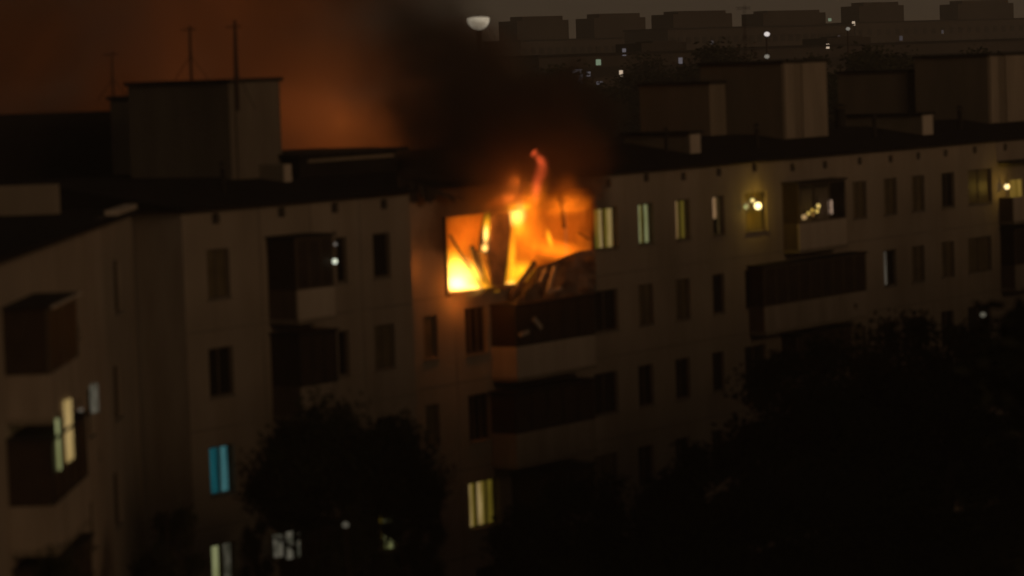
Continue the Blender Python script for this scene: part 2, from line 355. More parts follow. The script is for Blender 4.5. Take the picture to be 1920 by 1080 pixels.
# right section
H2 = []; WIN2 = []
colR = [(1137, 430, 586, 44), (1212, 420, 573, 28), (1281, 413, 565, 27), (1348, 400, 556, 22), (1418, 388, 545, 40), (1612, 372, 520, 26), (1670, 375, 512, 24), (1722, 368, 500, 24), (1778, 360, 495, 24), (1838, 352, 485, 44)]
for ci, (px, y1, y2, w) in enumerate(colR):
    for row in range(5):
        py = y1+(y2-y1)*row*1.0; k = dict(glass=random.choice([M_glass, M_glass, M_glassb]), mull=1 if w > 22 else 0)
        if row == 0:
            if ci == 0: k = dict(curtain=C_pale, mull=1, strips=[(.0, .2, C_pale, 0, 1), (.2, .38, C_olive, 0, 1), (.38, .62, C_pale, 0, 1), (.62, .78, C_olive, 0, 1), (.78, 1, C_pale, 0, 1)], label='brightly lit window with cream curtains right beside the fire')
            elif ci == 1: k = dict(curtain=C_green, mull=1, strips=[(.0, .46, C_green, 0, 1), (.46, .6, C_olive, 0, 1), (.6, 1, C_green, 0, 1)], label='lit window with pale greenish curtains')
            elif ci == 2: k = dict(curtain=C_pink, mull=1, strips=[(.0, .48, C_pink, 0, 1), (.48, 1, C_olive, 0, 1)], label='lit window, pinkish left curtain and yellow right curtain')
            elif ci == 3: k = dict(curtain=C_pink, mull=0, strips=[(.1, .8, C_pink, .42, 1)], label='narrow window lit only in its upper half')
            elif ci == 4: k = dict(curtain=C_olive, mull=0, strips=[(.0, 1, lit('warm_lit_net_curtain', (.08, .05, .006), .6, (.05, .03, .003), scale=(2, 2, 2), base=2), 0, 1)], label='window with a bright bare bulb and yellow glow')
            elif ci in (5, 7, 9): k['glass'] = M_glassb
        if row == 1 and ci == 6: k = dict(curtain=C_strip, mull=1, strips=[(.42, .72, C_strip, 0, .95)], label='dark window with one slim pale strip of light')
        add_win(WIN2, H2, px, py, row, w, 1.42, Y2, **k)
# row 4 lit window under the fire
for row in range(1, 5):
    px, py = [(0, 0), (893, 626), (900, 790), (909, 958), (915, 1120)][row]
    k = dict(glass=M_glass, mull=2)
    if row == 3: k = dict(curtain=C_pale, mull=2, strips=[(.0, .26, C_pale, 0, 1), (.26, .40, C_olive, 0, 1), (.40, .62, C_pale, 0, 1), (.62, 1, C_olive, 0, 1)], label='lit window with cream and olive curtains below the fire, fourth storey down')
    add_win(WIN2, H2, px, py, row, 56 if row == 3 else 40, 1.5, Y2, **k)
    px, py = [(0, 0), (808, 640), (812, 800), (816, 960), (820, 1120)][row]
    add_win(WIN2, H2, px, py, row, 26, 1.35, Y2, glass=M_glassb, mull=0)
attic2 = [(1141, 343), (1212, 333), (1282, 331), (1348, 323), (1415, 314), (1486, 314), (1547, 309), (1612, 302), (1670, 298), (1722, 292), (1773, 287), (1828, 281), (1885, 276)]
holes2 = list(H2)
for px, py in attic2:
    s, z = lc(px, py, Y2); holes2.append((s-.17, s+.17, z-.14, z+.14))
fo0, zt = lc(834, 400, Y2); fo1 = lc(1110, 465, Y2)[0]
FLO = lc(834, 550, Y2)[1]; zt = ZE-.92
fpier0, fpier1 = lc(922, 470, Y2)[0], lc(952, 470, Y2)[0]
zs_ = lc(1108, 466, Y2)[1]
ztop = ZE-.42
holes2.append((fo0, fo1, FLO, zt)); holes2.append((lc(993, 430, Y2)[0], fo1, zt, ztop))
M_wallf = mat('scorched_concrete_panel', (.36, .30, .235), .9, (.29, .235, .175), .9, .25, streak=True, joints=True)
soot(M_wallf, fo0-.1, fo1-.2, zt-.9, zt, 1.9, strength=.9)
wall(B, sJ, sR, 0, ZE, Y2, holes2, M_wallf)
for px, py in attic2:
    s, z = lc(px, py, Y2); boxes('vent_grille', [(s-.17, s+.17, Y2+.12, Y2+.15, z-.14, z+.14)], M_dark, B)
for s, z, w, h, y, k in WIN2: window(B, s, z, w, h, y, **k)
boxes('backing_wall', [(fo1+.5, sR-.3, 2.0, 2.1, .1, ZE-.1)], M_dark, B)
boxes('backing_wall', [(sJ, fo1+.5, 2.2, 2.3, .1, FLO-.4)], M_dark, B)
joints(B, sJ+.3, sR-.1, Y2, H2[:-1] if False else H2, [(H2[i*5][0]+H2[(i+1)*5][0]+H2[i*5][1]-H2[i*5][0])/2+.1 for i in range(9)]+[lc(x_, 500, Y2)[0] for x_ in (850, 1180)], skip=(fo0, fo1))
# balconies, right section
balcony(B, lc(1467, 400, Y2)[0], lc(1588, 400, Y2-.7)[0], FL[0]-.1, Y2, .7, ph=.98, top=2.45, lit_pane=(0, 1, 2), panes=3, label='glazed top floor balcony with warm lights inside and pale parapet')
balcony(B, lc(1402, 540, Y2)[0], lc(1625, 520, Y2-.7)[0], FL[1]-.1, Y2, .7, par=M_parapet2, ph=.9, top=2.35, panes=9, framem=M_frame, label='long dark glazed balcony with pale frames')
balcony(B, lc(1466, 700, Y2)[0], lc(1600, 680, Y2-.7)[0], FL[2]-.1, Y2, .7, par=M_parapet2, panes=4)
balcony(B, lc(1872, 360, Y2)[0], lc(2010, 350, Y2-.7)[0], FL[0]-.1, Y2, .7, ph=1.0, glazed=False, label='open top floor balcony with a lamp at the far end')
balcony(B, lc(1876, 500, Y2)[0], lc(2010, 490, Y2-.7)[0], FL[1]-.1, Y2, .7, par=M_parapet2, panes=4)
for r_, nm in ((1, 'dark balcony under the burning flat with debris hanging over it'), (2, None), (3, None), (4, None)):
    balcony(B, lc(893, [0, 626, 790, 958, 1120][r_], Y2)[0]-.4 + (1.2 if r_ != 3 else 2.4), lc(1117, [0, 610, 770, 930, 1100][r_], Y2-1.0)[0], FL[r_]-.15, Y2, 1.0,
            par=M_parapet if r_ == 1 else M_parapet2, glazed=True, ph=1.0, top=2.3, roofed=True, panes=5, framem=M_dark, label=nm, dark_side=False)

strip(B, lc, 1893, 1916, (338, 336), (372, 370), Y2-.03, lit('amber_lit_curtain', (.24, .15, .03), .8, (.12, .075, .01)))
# roof of the block: sloped apron behind the eave, flat deck, low coping
def roof_piece(x0, x1, yf, rise, run, name='roof'):
    bm = bmesh.new(); pr = [(yf-.28, ZE+.003), (yf-.28, ZE+.09), (yf+run, ZE+.09+rise), (12.3, ZE+.09+rise), (12.3, ZE+.003)]
    a = [bm.verts.new((x0, y, z)) for y, z in pr]; b = [bm.verts.new((x1, y, z)) for y, z in pr]
    for i in range(5): bm.faces.new((a[i], a[(i+1) % 5], b[(i+1) % 5], b[i]))
    bm.faces.new(a[::-1]); bm.faces.new(b); return mk(name, bm, M_roof, B)
roof_piece(sL-.2, sJ+.1, 0, .62, 4.2)
roof_piece(sJ+.11, sR+.2, Y2, .72, 4.2)
DZ = ZE+.7
M_rh = mat('roof_house_render', (.19, .155, .115), .9, (.14, .115, .085), .8, .25, streak=True)
M_rh2 = mat('roof_house_strip', (.27, .225, .175), .9, (.2, .165, .125), 1.2, .2, streak=True)
M_rh3 = mat('dark_roof_house_render', (.15, .125, .095), .9, (.10, .08, .06), .7, .25, streak=True)  # darker render, used on the left roof house alone
# roof houses: the face towards the left is in shade, the courtyard face is paler
def roof_house(pxl, pxc, pxr, pyt, y, name_label, strips=(), base=DZ, m1=None, m2=None):
    """pxl/pxc/pxr: left, corner and right edges; y: depth of the courtyard face"""
    sc_, zt_ = lc(pxc, pyt, y); sr_ = lc(pxr, pyt, y)[0]
    lo, hi = y, y+14
    for _ in range(40):
        mid = (lo+hi)/2; P = O + D*sc_ + IN*mid; v = P+Vector((0, 0, zt_))-CAM; px = 960+F*(v @ RT)/(v @ fw)
        if px > pxl: lo = mid
        else: hi = mid
    o = boxes('roof_house', [(sc_, sr_, y, lo, base-.3, zt_-.12)], m1 or M_rh, B, bev=.02, label=name_label)
    boxes('coping', [(sc_-.08, sr_+.08, y-.08, lo+.08, zt_-.117, zt_)], M_dark, o)
    for fa, fb in strips:
        boxes('pilaster', [(sc_+(sr_-sc_)*fa, sc_+(sr_-sc_)*fb, y-.06, y-.003, base-.1, zt_-.13)], m2 or M_rh2, o)
    return o, sc_, sr_, lo, zt_
roof_house(238, 428, 524, 148, 3.6, 'dim roof house with two antenna masts beside it', [(.1, .9)], m1=M_rh3, m2=M_rh3)
roof_house(1312, 1466, 1548, 113, 3.4, 'roof house with pale strips right of the smoke', [(.02, .22), (.42, .98)])
roof_house(1714, 1852, 1925, 100, 3.4, 'roof house with pale strips at the right edge', [(.02, .22), (.42, .98)])
roof_house(1198, 1330, 1400, 152, 6.0, 'lower roof house joined to the taller one')
roof_house(1570, 1700, 1800, 130, 7.5, 'lower roof house between the two taller ones')
roof_house(205, 300, 380, 178, 9.0, 'lower roof house at the back of the left section')
for px_, py_, y_, h_, r_ in ((1575, 200, 5.0, .9, .22), (1640, 262, 2.6, .5, .09), (1420, 285, 2.2, .45, .08), (1800, 235, 2.8, .6, .1), (420, 372, 1.6, .4, .08), (1250, 290, 2.8, .5, .07)):
    s_ = lc(px_, py_, y_)[0]; bm = bmesh.new(); tube(bm, [(s_, y_, ZE+.2), (s_, y_, DZ+h_)], r_, 10); p_ = mk('vent_pipe', bm, M_dark, B)
    bm = bmesh.new(); tube(bm, [(s_, y_, DZ+h_+.06), (s_, y_, DZ+h_+.2)], [r_*1.7, r_*.3], 10); mk('cowl', bm, M_dark, p_)
# low ventilation shafts with slab lids
def vent_shaft(pxl, pxc, pxr, pyt, y, ll=None, m_=M_wall2, lid=True, light_end=True):
    sc_, zt_ = lc(pxc, pyt, y); sr_ = lc(pxr, pyt, y)[0]; lo, hi = y, y+12
    for _ in range(40):
        mid = (lo+hi)/2; v = O + D*sc_ + IN*mid+Vector((0, 0, zt_))-CAM; px = 960+F*(v @ RT)/(v @ fw)
        if px > pxl: lo = mid
        else: hi = mid
    o = boxes('vent_shaft', [(sc_, sr_, y, lo, DZ-.6, zt_-.1)], m_, B, label=ll)
    if light_end: boxes('end_panel', [(sc_+.02, sr_-.02, y-.03, y-.003, DZ-.35, zt_-.12)], M_light, o)
    if lid: boxes('lid', [(sc_-.12, sr_+.12, y-.1, lo+.12, zt_-.097, zt_)], M_dark, o)
    return o
vent_shaft(1170, 1292, 1312, 246, 2.2, 'low vent shaft with a pale end, beside the smoke')
vent_shaft(1585, 1728, 1748, 211, 2.2, 'low vent shaft with a pale end, between roof houses')
vent_shaft(480, 530, 545, 302, 2.6, 'small vent shaft with a pale end', light_end=True, lid=False)
# dark low shed on the roof left of the fire
s0_, z0_ = lc(560, 286, 3.0); s1_ = lc(742, 280, 3.0)[0]; zz = lc(650, 282, 3.0)[1]
sh = boxes('roof_shed', [(s0_, s1_, 3.0, 6.5, DZ-.3, zz-.12)], M_roof, B, label='low dark roof shed with a thin flat lid, left of the fire')
boxes('lid', [(s0_-.35, s1_+.3, 2.7, 6.8, zz-.117, zz)], M_dark, sh)
boxes('fascia', [(s0_+.4, s1_-.2, 2.93, 2.997, zz-.30, zz-.20)], M_wall2, sh)
# crumpled roof edge over the fire: bent sheets hanging at the eave
bm = bmesh.new(); rnd = random.Random(3)
for i in range(7):
    x = sJ-.3+i*.5; pts = [(x, -.1+Y2*.5, ZE+.5-i*.12), (x+.6, Y2-.3, ZE+.35-i*.12), (x+.55, Y2-.42, ZE-.2-rnd.random()*.3), (x+.05, Y2-.45, ZE-.1-rnd.random()*.4)]
    vs = [bm.verts.new(p) for p in pts]; vs2 = [bm.verts.new((p[0]+.02, p[1]+.03, p[2]+.02)) for p in pts]
    bm.faces.new(vs); bm.faces.new(vs2[::-1])
    for q in range(4): bm.faces.new((vs[q], vs2[q], vs2[(q+1) % 4], vs[(q+1) % 4]))
mk('buckled_eave', bm, M_dark, B)
boxes('downpipe', [(sJ+.08, sJ+.2, Y2-.16, Y2-.04, 0, ZE-.3)], M_dark, B)

# ------------------------------------------------------------------ the burning flat
RD = Y2+3.4
bm = bmesh.new()
for p in ([(fo0, Y2+.22, FLO), (fo1, Y2+.22, FLO), (fo1, RD, FLO), (fo0, RD, FLO)], [(fo0, RD, FLO), (fo1, RD, FLO), (fo1, RD, ztop), (fo0, RD, ztop)],
          [(fo0, Y2+.22, FLO), (fo0, RD, FLO), (fo0, RD, ztop), (fo0, Y2+.22, ztop)], [(fo1, Y2+.22, FLO), (fo1, Y2+.22, ztop), (fo1, RD, ztop), (fo1, RD, FLO)],
          [(fo0, Y2+.22, ztop), (fo0, RD, ztop), (fo1, RD, ztop), (fo1, Y2+.22, ztop)]):
    bm.faces.new([bm.verts.new(q) for q in p])
mk('burnt_room', bm, M_char, B, recalc=False, label='gutted room glowing orange behind the missing wall')
# scorched jamb, sill and pier
boxes('scorched_jamb', [(fo0-.10, fo0-.002, Y2-.05, Y2+.2, FLO, zt+.02)], M_char2, B)
boxes('scorched_jamb', [(fo1+.002, fo1+.12, Y2-.05, Y2+.2, zs_-.1, zt+.02)], M_char2, B)
boxes('scorched_sill', [(fo0-.1, lc(985, 545, Y2)[0], Y2-.12, Y2+.2, FLO-.10, FLO-.003)], M_char, B)
bm = bmesh.new()      # pier between door and window openings, eaten away towards its foot
pf = [(922, 400), (955, 398), (957, 430), (953, 470), (949, 505), (944, 548), (925, 548), (918, 500), (911, 470), (914, 440)]
pa = [lc(x, y, Y2+.05) for x, y in pf]; A = [bm.verts.new((s, Y2+.05, z)) for s, z in pa]; Bv = [bm.verts.new((s+.05, Y2+.4, z)) for s, z in pa]
bm.faces.new(A); bm.faces.new(Bv[::-1])
for i in range(len(A)): bm.faces.new((A[i], Bv[i], Bv[(i+1) % len(A)], A[(i+1) % len(A)]))
mk('wall_pier', bm, M_char, B, label='charred wall pier standing between the flames')
def beam(p0, p1, y, w, name='fallen_beam', m_=M_char2):
    a = lc(*p0, y); b = lc(*p1, y); d = Vector((b[0]-a[0], 0, b[1]-a[1])); L_ = d.length; bm = bmesh.new()
    box(bm, 0, L_, -.05, .05, -w/2, w/2); o = mk(name, bm, m_, B); o.location = (a[0], y, a[1]); o.rotation_euler = (0, -math.atan2(d.z, d.x), 0); return o
beam((843, 440), (905, 545), Y2+.1, .03, m_=M_char); beam((884, 462), (912, 548), Y2+.2, .16, m_=M_char); beam((893, 470), (917, 548), Y2+.1, .06, m_=M_char)
beam((1050, 362), (1058, 428), Y2-.1, .09, 'hanging_strip'); beam((1085, 436), (1108, 452), Y2+.1, .03)
beam((958, 556), (1003, 492), Y2-.2, .17, 'fallen_plank', M_char)
beam((1046, 372), (1058, 378), Y2-.05, .16, 'hanging_strip', M_char)
# collapsed balcony front: crumpled tin sheet that hides the right half of the opening
bm = bmesh.new(); top = [(975, 550), (985, 532), (996, 513), (1008, 499), (1030, 494), (1045, 487), (1062, 479), (1080, 472), (1098, 469), (1116, 466)]
bot = [(955, 572), (965, 574), (980, 580), (995, 590), (1012, 592), (1035, 585), (1058, 575), (1080, 560), (1102, 552), (1118, 548)]
rows = []
for j in range(7):
    rw = []
    for i, (a, b) in enumerate(zip(top, bot)):
        t = j/6; px = a[0]+(b[0]-a[0])*t; py = a[1]+(b[1]-a[1])*t
        y = Y2-.12-.55*math.sin(t*1.7)-(.12 if (i+j) % 2 else 0)-.1*math.sin(i*1.9+j*1.1)
        s, z = lc(px, py, y); rw.append(bm.verts.new((s, y, z)))
    rows.append(rw)
for a, b in zip(rows, rows[1:]):
    for i in range(len(a)-1): bm.faces.new((a[i], a[i+1], b[i+1], b[i]))
g = bmesh.ops.solidify(bm, geom=bm.faces[:], thickness=.03)
mk('collapsed_parapet', bm, M_bent, B, label='crumpled sheet of the collapsed balcony front sagging below the flames')
for (p, q, w_) in (((1040, 500), (1028, 545), .10), ((1022, 506), (1012, 530), .07), ((1024, 548), (1052, 540), .10)):
    beam(p, q, Y2-.95, w_, 'torn_sheet_edge', M_light)
beam((1000, 598), (1014, 615), Y2-1.05, .16, 'rag', M_light); beam((975, 628), (990, 622), Y2-1.1, .12, 'rag', M_light)

# ------------------------------------------------------------------ left wing
A2 = math.atan2(WD.y, WD.x)
G = empty('corner_building', WA, A2, label='angled pale panel block at the left edge with half lit balcony', cat='apartment building')
WL = (WB-WA).length
Hg = []; Wg = []
def gw(px, py, row, w, h=1.4, dz=0, **k):
    s, z = lw(px, py); z = WC[row]+dz; Hg.append((s-w/2, s+w/2, z-h/2, z+h/2)); Wg.append((s, z, w, h, 0, k))
for row, py in enumerate((522, 712, 905, 1090, 1280)):
    gw(220, py, row, 1.5, 1.45, glass=M_glass)
for row in range(1, 5):
    gw([0, 168, 172, 176, 180][row], 720+200*(row-1), row, 1.1, 1.2, glass=M_glassb)
hg = list(Hg)
attg = [(196, 418), (152, 437), (62, 492), (108, 455)]
for px, py in attg[:3]:
    s, z = lw(px, py); hg.append((s-.17, s+.17, z-.14, z+.14))
bx = [lw(151, 624), lw(190, 850)]
for s, z in bx: hg.append((s-.45, s+.45, z-.18, z+.18))
wall(G, -24, WL, 0, ZE, 0, hg, M_wall)
for s, z in bx: boxes('vent_grille', [(s-.45, s+.45, .12, .16, z-.18, z+.18)], M_dark, G)
for px, py in attg[:3]:
    s, z = lw(px, py); boxes('vent_grille', [(s-.17, s+.17, .12, .15, z-.14, z+.14)], M_dark, G)
for a in Wg: window(G, *a[:5], **a[5])
boxes('backing_wall', [(-24, WL-.1, 1.4, 1.5, .1, ZE-.1)], M_dark, G)
boxes('end_wall', [(WL-.2, WL-.003, .01, 11.9, 0, ZE-.004), ], M_wall2, G)
boxes('roof', [(-24.2, WL+.1, -.28, 12.3, ZE+.003, ZE+.12)], M_roof, G)
boxes('corner_coping', [(WL-4.5, WL+.12, -.2, .15, ZE+.123, ZE+.26)], M_light, G, label='pale coping at the inner corner of the roof')
# wing balconies: near end face towards the camera
sw = lw(45, 620)[0]
sw0 = lw(4, 600)[0]; sw1 = lw(64, 600)[0]
balcony(G, sw0, sw1, FL[0]-.15, 0, 1.0, ph=.95, top=2.35, panes=2, label='brown glazed balcony under a light-edged canopy', par=M_parapet2, framem=M_frame, dark_side=False)
boxes('canopy_edge', [(sw0-.06, sw1+.06, -1.12, -1.065, FL[0]-.15+2.36, FL[0]-.15+2.42)], M_light, G)
# second storey: balcony whose glazing is lit from the room
sx0 = lw(10, 800)[0]; sx1 = lw(82, 800)[0]
lb = balcony(G, sx0, sx1, FL[1]-.15, 0, 1.0, ph=.95, top=2.35, panes=4, par=M_parapet2, label='balcony with lit strips of curtain behind its far panes', framem=M_dark, dark_side=False)
for r_ in (2, 3, 4): balcony(G, sx0, sx1, FL[r_]-.15, 0, 1.0, ph=.95, top=2.35, panes=4, par=M_parapet2, framem=M_dark)
strip(lb, lw, 104, 111, (786, 784), (886, 884), -1.035, C_green)
strip(lb, lw, 119, 135, (752, 746), (874, 862), -1.035, C_pale)
strip(lb, lw, 147, 156, (768, 764), (832, 828), -.04, C_strip)
strip(lb, lw, 168, 184, (722, 718), (778, 774), -.04, C_grey)  # last strip: a faint window reflection drawn as a glowing surface
# the fourth storey balcony of the left block glows dimly through its glazing
strip(B, lc, 512, 530, (1003, 1001), (1046, 1044), -1.13, C_grey); strip(B, lc, 536, 562, (998, 993), (1050, 1044), -1.13, C_grey)
# low wall on the wing's roof, seen at the left edge
sv0 = lw(-40, 350, 3.0)
P0 = at(-30, 352, 88); P1 = at(108, 345, 88)
o = boxes('roof_parapet', [(0, (P1-P0).length, 0, .35, 0, .82)], M_wall2, None); o.parent = G
o.matrix_parent_inverse = Matrix(); G_m = Matrix.Translation(WA) @ Matrix.Rotation(A2, 4, 'Z')
o.matrix_local = G_m.inverted() @ (Matrix.Translation((P0.x, P0.y, ZE+.14)) @ Matrix.Rotation(math.atan2((P1-P0).y, (P1-P0).x), 4, 'Z')); o['label'] = 'pale low wall standing on the roof'
# dark roof house at far left behind
Q0 = at(-60, 196, 104); Q1 = at(215, 186, 104)
o = boxes('roof_house', [(0, (Q1-Q0).length, 0, 4, 0, Q0.z-ZE-.4)], M_roof, None); o.parent = G
o.matrix_local = G_m.inverted() @ Matrix.Translation((Q0.x, Q0.y, ZE)); o['label'] = 'long black roof house at the left edge'
boxes('roof', [(WL+.2, WL+14, .5, 14, ZE-.6, ZE-.01)], M_roof, G)

# ------------------------------------------------------------------ antennas
def antenna(px, py0, py1, Y, r_, label, arms=3):
    b = at(px, py1, Y); t = at(px, py0, Y)
    o = empty('antenna_mast', (b.x, b.y, b.z), label=label, cat='antenna')
    h = (t-b).length; bm = bmesh.new(); tube(bm, [(0, 0, 0), (0, 0, h*.6), (.02, 0, h)], [r_, r_*.9, r_*.6]); mk('mast', bm, M_steel, o)
    bm = bmesh.new(); tube(bm, [(-.28, .1, h*.93), (.22, -.1, h*.93)], .02, 6); mk('boom', bm, M_steel, o)
    for i in range(arms):
        x = -.24+.18*i; bm = bmesh.new(); tube(bm, [(x, -.25, h*.93), (x, .25, h*.93)], .012, 5); mk('element', bm, M_steel, o)
    for sg in (-1, 1):
        bm = bmesh.new(); tube(bm, [(0, 0, h*.45), (sg*.5, .2*sg, .02)], .012, 5); mk('guy_wire', bm, M_steel, o)
antenna(446, 38, 208, 96.2, .065, 'thick antenna mast in front of the left roof house')
antenna(359, 48, 150, 100.5, .045, 'thinner antenna mast, left of the thick one on the roof house')
antenna(213, 95, 190, 104, .03, 'faint thin antenna mast at the left end of the roof houses', 2)
antenna(1398, 8, 110, 122, .02, 'thin wire mast above the roof house with pale strips', 2)

# ------------------------------------------------------------------ fire and its light
def local(px, py, y): s, z = lc(px, py, y); return O + D*s + IN*y + Vector((0, 0, z))
fb = local(900, 548, Y2+.8)
FIRE = empty('fire', fb, ANG, label='white-hot and orange flames pouring out of the top floor flat', cat='fire')
sph = bpy.data.meshes.new('flame_shape'); bm = bmesh.new(); bmesh.ops.create_icosphere(bm, subdivisions=2, radius=1.45); bm.to_mesh(sph); bm.free()
FM = {'white': flame_mat('flame_white_hot', (1, .50, .09), 8, 1.0, 1.1, .25), 'yellow': flame_mat('flame_yellow', (1, .40, .012), 5.0, 1.0, 1.2, .28),
      'orange': flame_mat('flame_orange', (1, .20, .006), 1.2, 1.0, 1.3, .4), 'core': flame_mat('flame_core', (1, .52, .12), 12, 1.0, 1.0, .2),
      'red': flame_mat('flame_red', (1, .12, .03), 2.4, 1.0, 1.2, .3), 'dim': flame_mat('flame_glow_fill', (1, .16, .005), .33, .9, 1.0, .35)}  # the dim kind doubles as a glow fill for firelit room and smoke
def flame(px, py, hw, hh, tilt, kind, y=Y2+.5, dep=None):
    s, z = lc(px, py, y); P = O + D*s + IN*y + Vector((0, 0, z)); dist = (P-CAM).y; k = dist/F
    me = sph.copy(); me.materials.clear(); me.materials.append(FM[kind])
    o = bpy.data.objects.new('flame', me); COL.objects.link(o); o.parent = FIRE
    dp = dep or max(hw*k, .26)
    # a flame is roughly round in plan: its axes are set to its true size across and along the view
    R = Matrix.Rotation(-ANG, 4, 'Z') @ Matrix.Rotation(math.radians(tilt), 4, 'Y')
    loc = Matrix.Rotation(-ANG, 4, 'Z') @ (P-fb)
    o.matrix_local = Matrix.Translation(loc) @ R @ Matrix.Diagonal((hw*k*1.25, dp*1.25, hh*k*1.25, 1))
    return o
L_ = [(862, 522, 38, 40, -12, 'white', .35), (852, 500, 22, 36, 0, 'yellow', .45), (885, 524, 30, 34, -28, 'yellow', .5), (855, 533, 24, 18, 0, 'core', .3), (885, 540, 20, 11, 8, 'white', .14), (907, 539, 14, 12, -20, 'yellow', .14), (922, 541, 14, 8, 10, 'yellow', .14), (958, 536, 14, 12, 0, 'white', .16), (898, 500, 10, 34, -22, 'yellow', .3), (868, 549, 12, 6, -5, 'yellow', .3), (842, 549, 10, 5, 0, 'yellow', .3), (862, 480, 34, 44, 0, 'orange', .8), (895, 505, 26, 42, -15, 'orange', .8),
      (913, 426, 8, 28, 3, 'yellow', .0), (911, 440, 6, 20, 3, 'core', .0), (909, 465, 7, 9, 0, 'core', .0),
      (968, 402, 20, 26, 0, 'white', .1), (972, 420, 16, 34, 4, 'yellow', .1), (960, 480, 9, 52, 5, 'yellow', .3), (985, 388, 12, 10, 0, 'yellow', -.2), (1000, 470, 8, 30, 12, 'orange', .2), (952, 389, 26, 9, -6, 'yellow', .1), (998, 395, 18, 28, 10, 'orange', .1),
      (962, 520, 16, 36, 8, 'yellow', .3), (980, 508, 20, 22, 30, 'yellow', .3), (958, 541, 14, 9, 0, 'core', .25), (975, 465, 26, 70, 5, 'orange', .6), (995, 445, 34, 66, 0, 'orange', .7),
      (1033, 456, 7, 20, -14, 'orange', .0), (1030, 446, 6, 18, -12, 'yellow', .0), (1026, 470, 14, 16, 0, 'orange', .0), (990, 420, 12, 50, 8, 'orange', .0), (1095, 452, 14, 26, -30, 'orange', .3), (1050, 470, 60, 22, 12, 'orange', .8), (1070, 430, 45, 60, 0, 'dim', .8),
      (900, 440, 75, 60, 0, 'dim', 1.2), (870, 430, 45, 50, 0, 'dim', 1.2), (1010, 440, 70, 75, 0, 'dim', 1.0), (1000, 372, 30, 34, 20, 'orange', -.4), (980, 378, 30, 16, -10, 'orange', -.5), (1045, 395, 34, 44, 0, 'dim', -.6), (1060, 385, 44, 20, -8, 'orange', -.2), (1088, 405, 34, 50, -10, 'dim', -.6), (1075, 372, 40, 26, 10, 'dim', -.7), (1060, 350, 26, 30, 20, 'dim', -.6), (950, 374, 40, 16, -12, 'dim', -.8),
      (1006, 350, 12, 32, 6, 'red', -1.9), (1015, 318, 13, 26, 4, 'red', -1.9), (1012, 300, 8, 16, -30, 'red', -1.9), (1001, 287, 10, 5, -50, 'red', -1.9), (1018, 335, 16, 30, 10, 'dim', -1.5), (960, 392, 70, 18, 10, 'dim', -.1)]
for f_ in L_: flame(*f_[:6], y=Y2+f_[6])
def plight(name, P, energy, col=(1, .25, .028)):
    l = bpy.data.lights.new(name, 'POINT'); l.energy = energy; l.color = col; l.shadow_soft_size = 0
    o = bpy.data.objects.new(name, l); COL.objects.link(o); o.location = P; return o
plight('fire_light', local(870, 520, Y2+.8), 60)
plight('fire_light', local(975, 430, Y2+.7), 60)
plight('fire_light', local(872, 540, Y2-.6), 26)
plight('fire_light', local(965, 340, Y2-1.0), 50)
plight('fire_light', local(880, 572, Y2-.45), 9)
plight('fire_light', local(802, 505, Y2-.6), 9)
plight('fire_light', local(960, 425, Y2-.8), 52)
plight('fire_light', local(1000, 375, Y2-.6), 60)
plight('fire_light', local(955, 372, Y2-1.0), 45)
plight('fire_light', local(1075, 430, Y2+.8), 25)

# ------------------------------------------------------------------ smoke
def blob(name, spine, mt, seg=28, sub=3, amp=.22, **k):
    """lumpy closed plume swept along a spine of (point, radius, depth radius)"""
    bm = bmesh.new(); P = []
    for i in range(len(spine)-1):
        for j in range(sub):
            t = j/sub; a, b = spine[i], spine[i+1]; P.append((a[0].lerp(b[0], t), a[1]+(b[1]-a[1])*t, a[2]+(b[2]-a[2])*t))
    P.append(spine[-1]); rings = []
    for i, (c_, rx, ry) in enumerate(P):
        t = (P[min(i+1, len(P)-1)][0]-P[max(i-1, 0)][0]).normalized(); u = t.cross(Vector((0, 1, 0))).normalized(); v = u.cross(t)
        ring = []
        for q in range(seg):
            a = q*2*math.pi/seg; d = u*math.cos(a)*rx + v*math.sin(a)*ry; n1 = noise.noise((c_+d)*.22)+.5*noise.noise((c_+d)*.6)
            ring.append(bm.verts.new(c_ + d*(1+amp*n1*1.6)))
        rings.append(ring)
    for a, b in zip(rings, rings[1:]):
        for q in range(seg): bm.faces.new((a[q], a[(q+1) % seg], b[(q+1) % seg], b[q]))
    bm.faces.new(rings[0][::-1]); bm.faces.new(rings[-1])
    return mk(name, bm, mt, None, smooth=True, **k)
px_m = lambda n, Y: n*Y/F
def sp(L): return [(at(x, y, Y), px_m(w, Y), dr) for x, y, Y, w, dr in L]
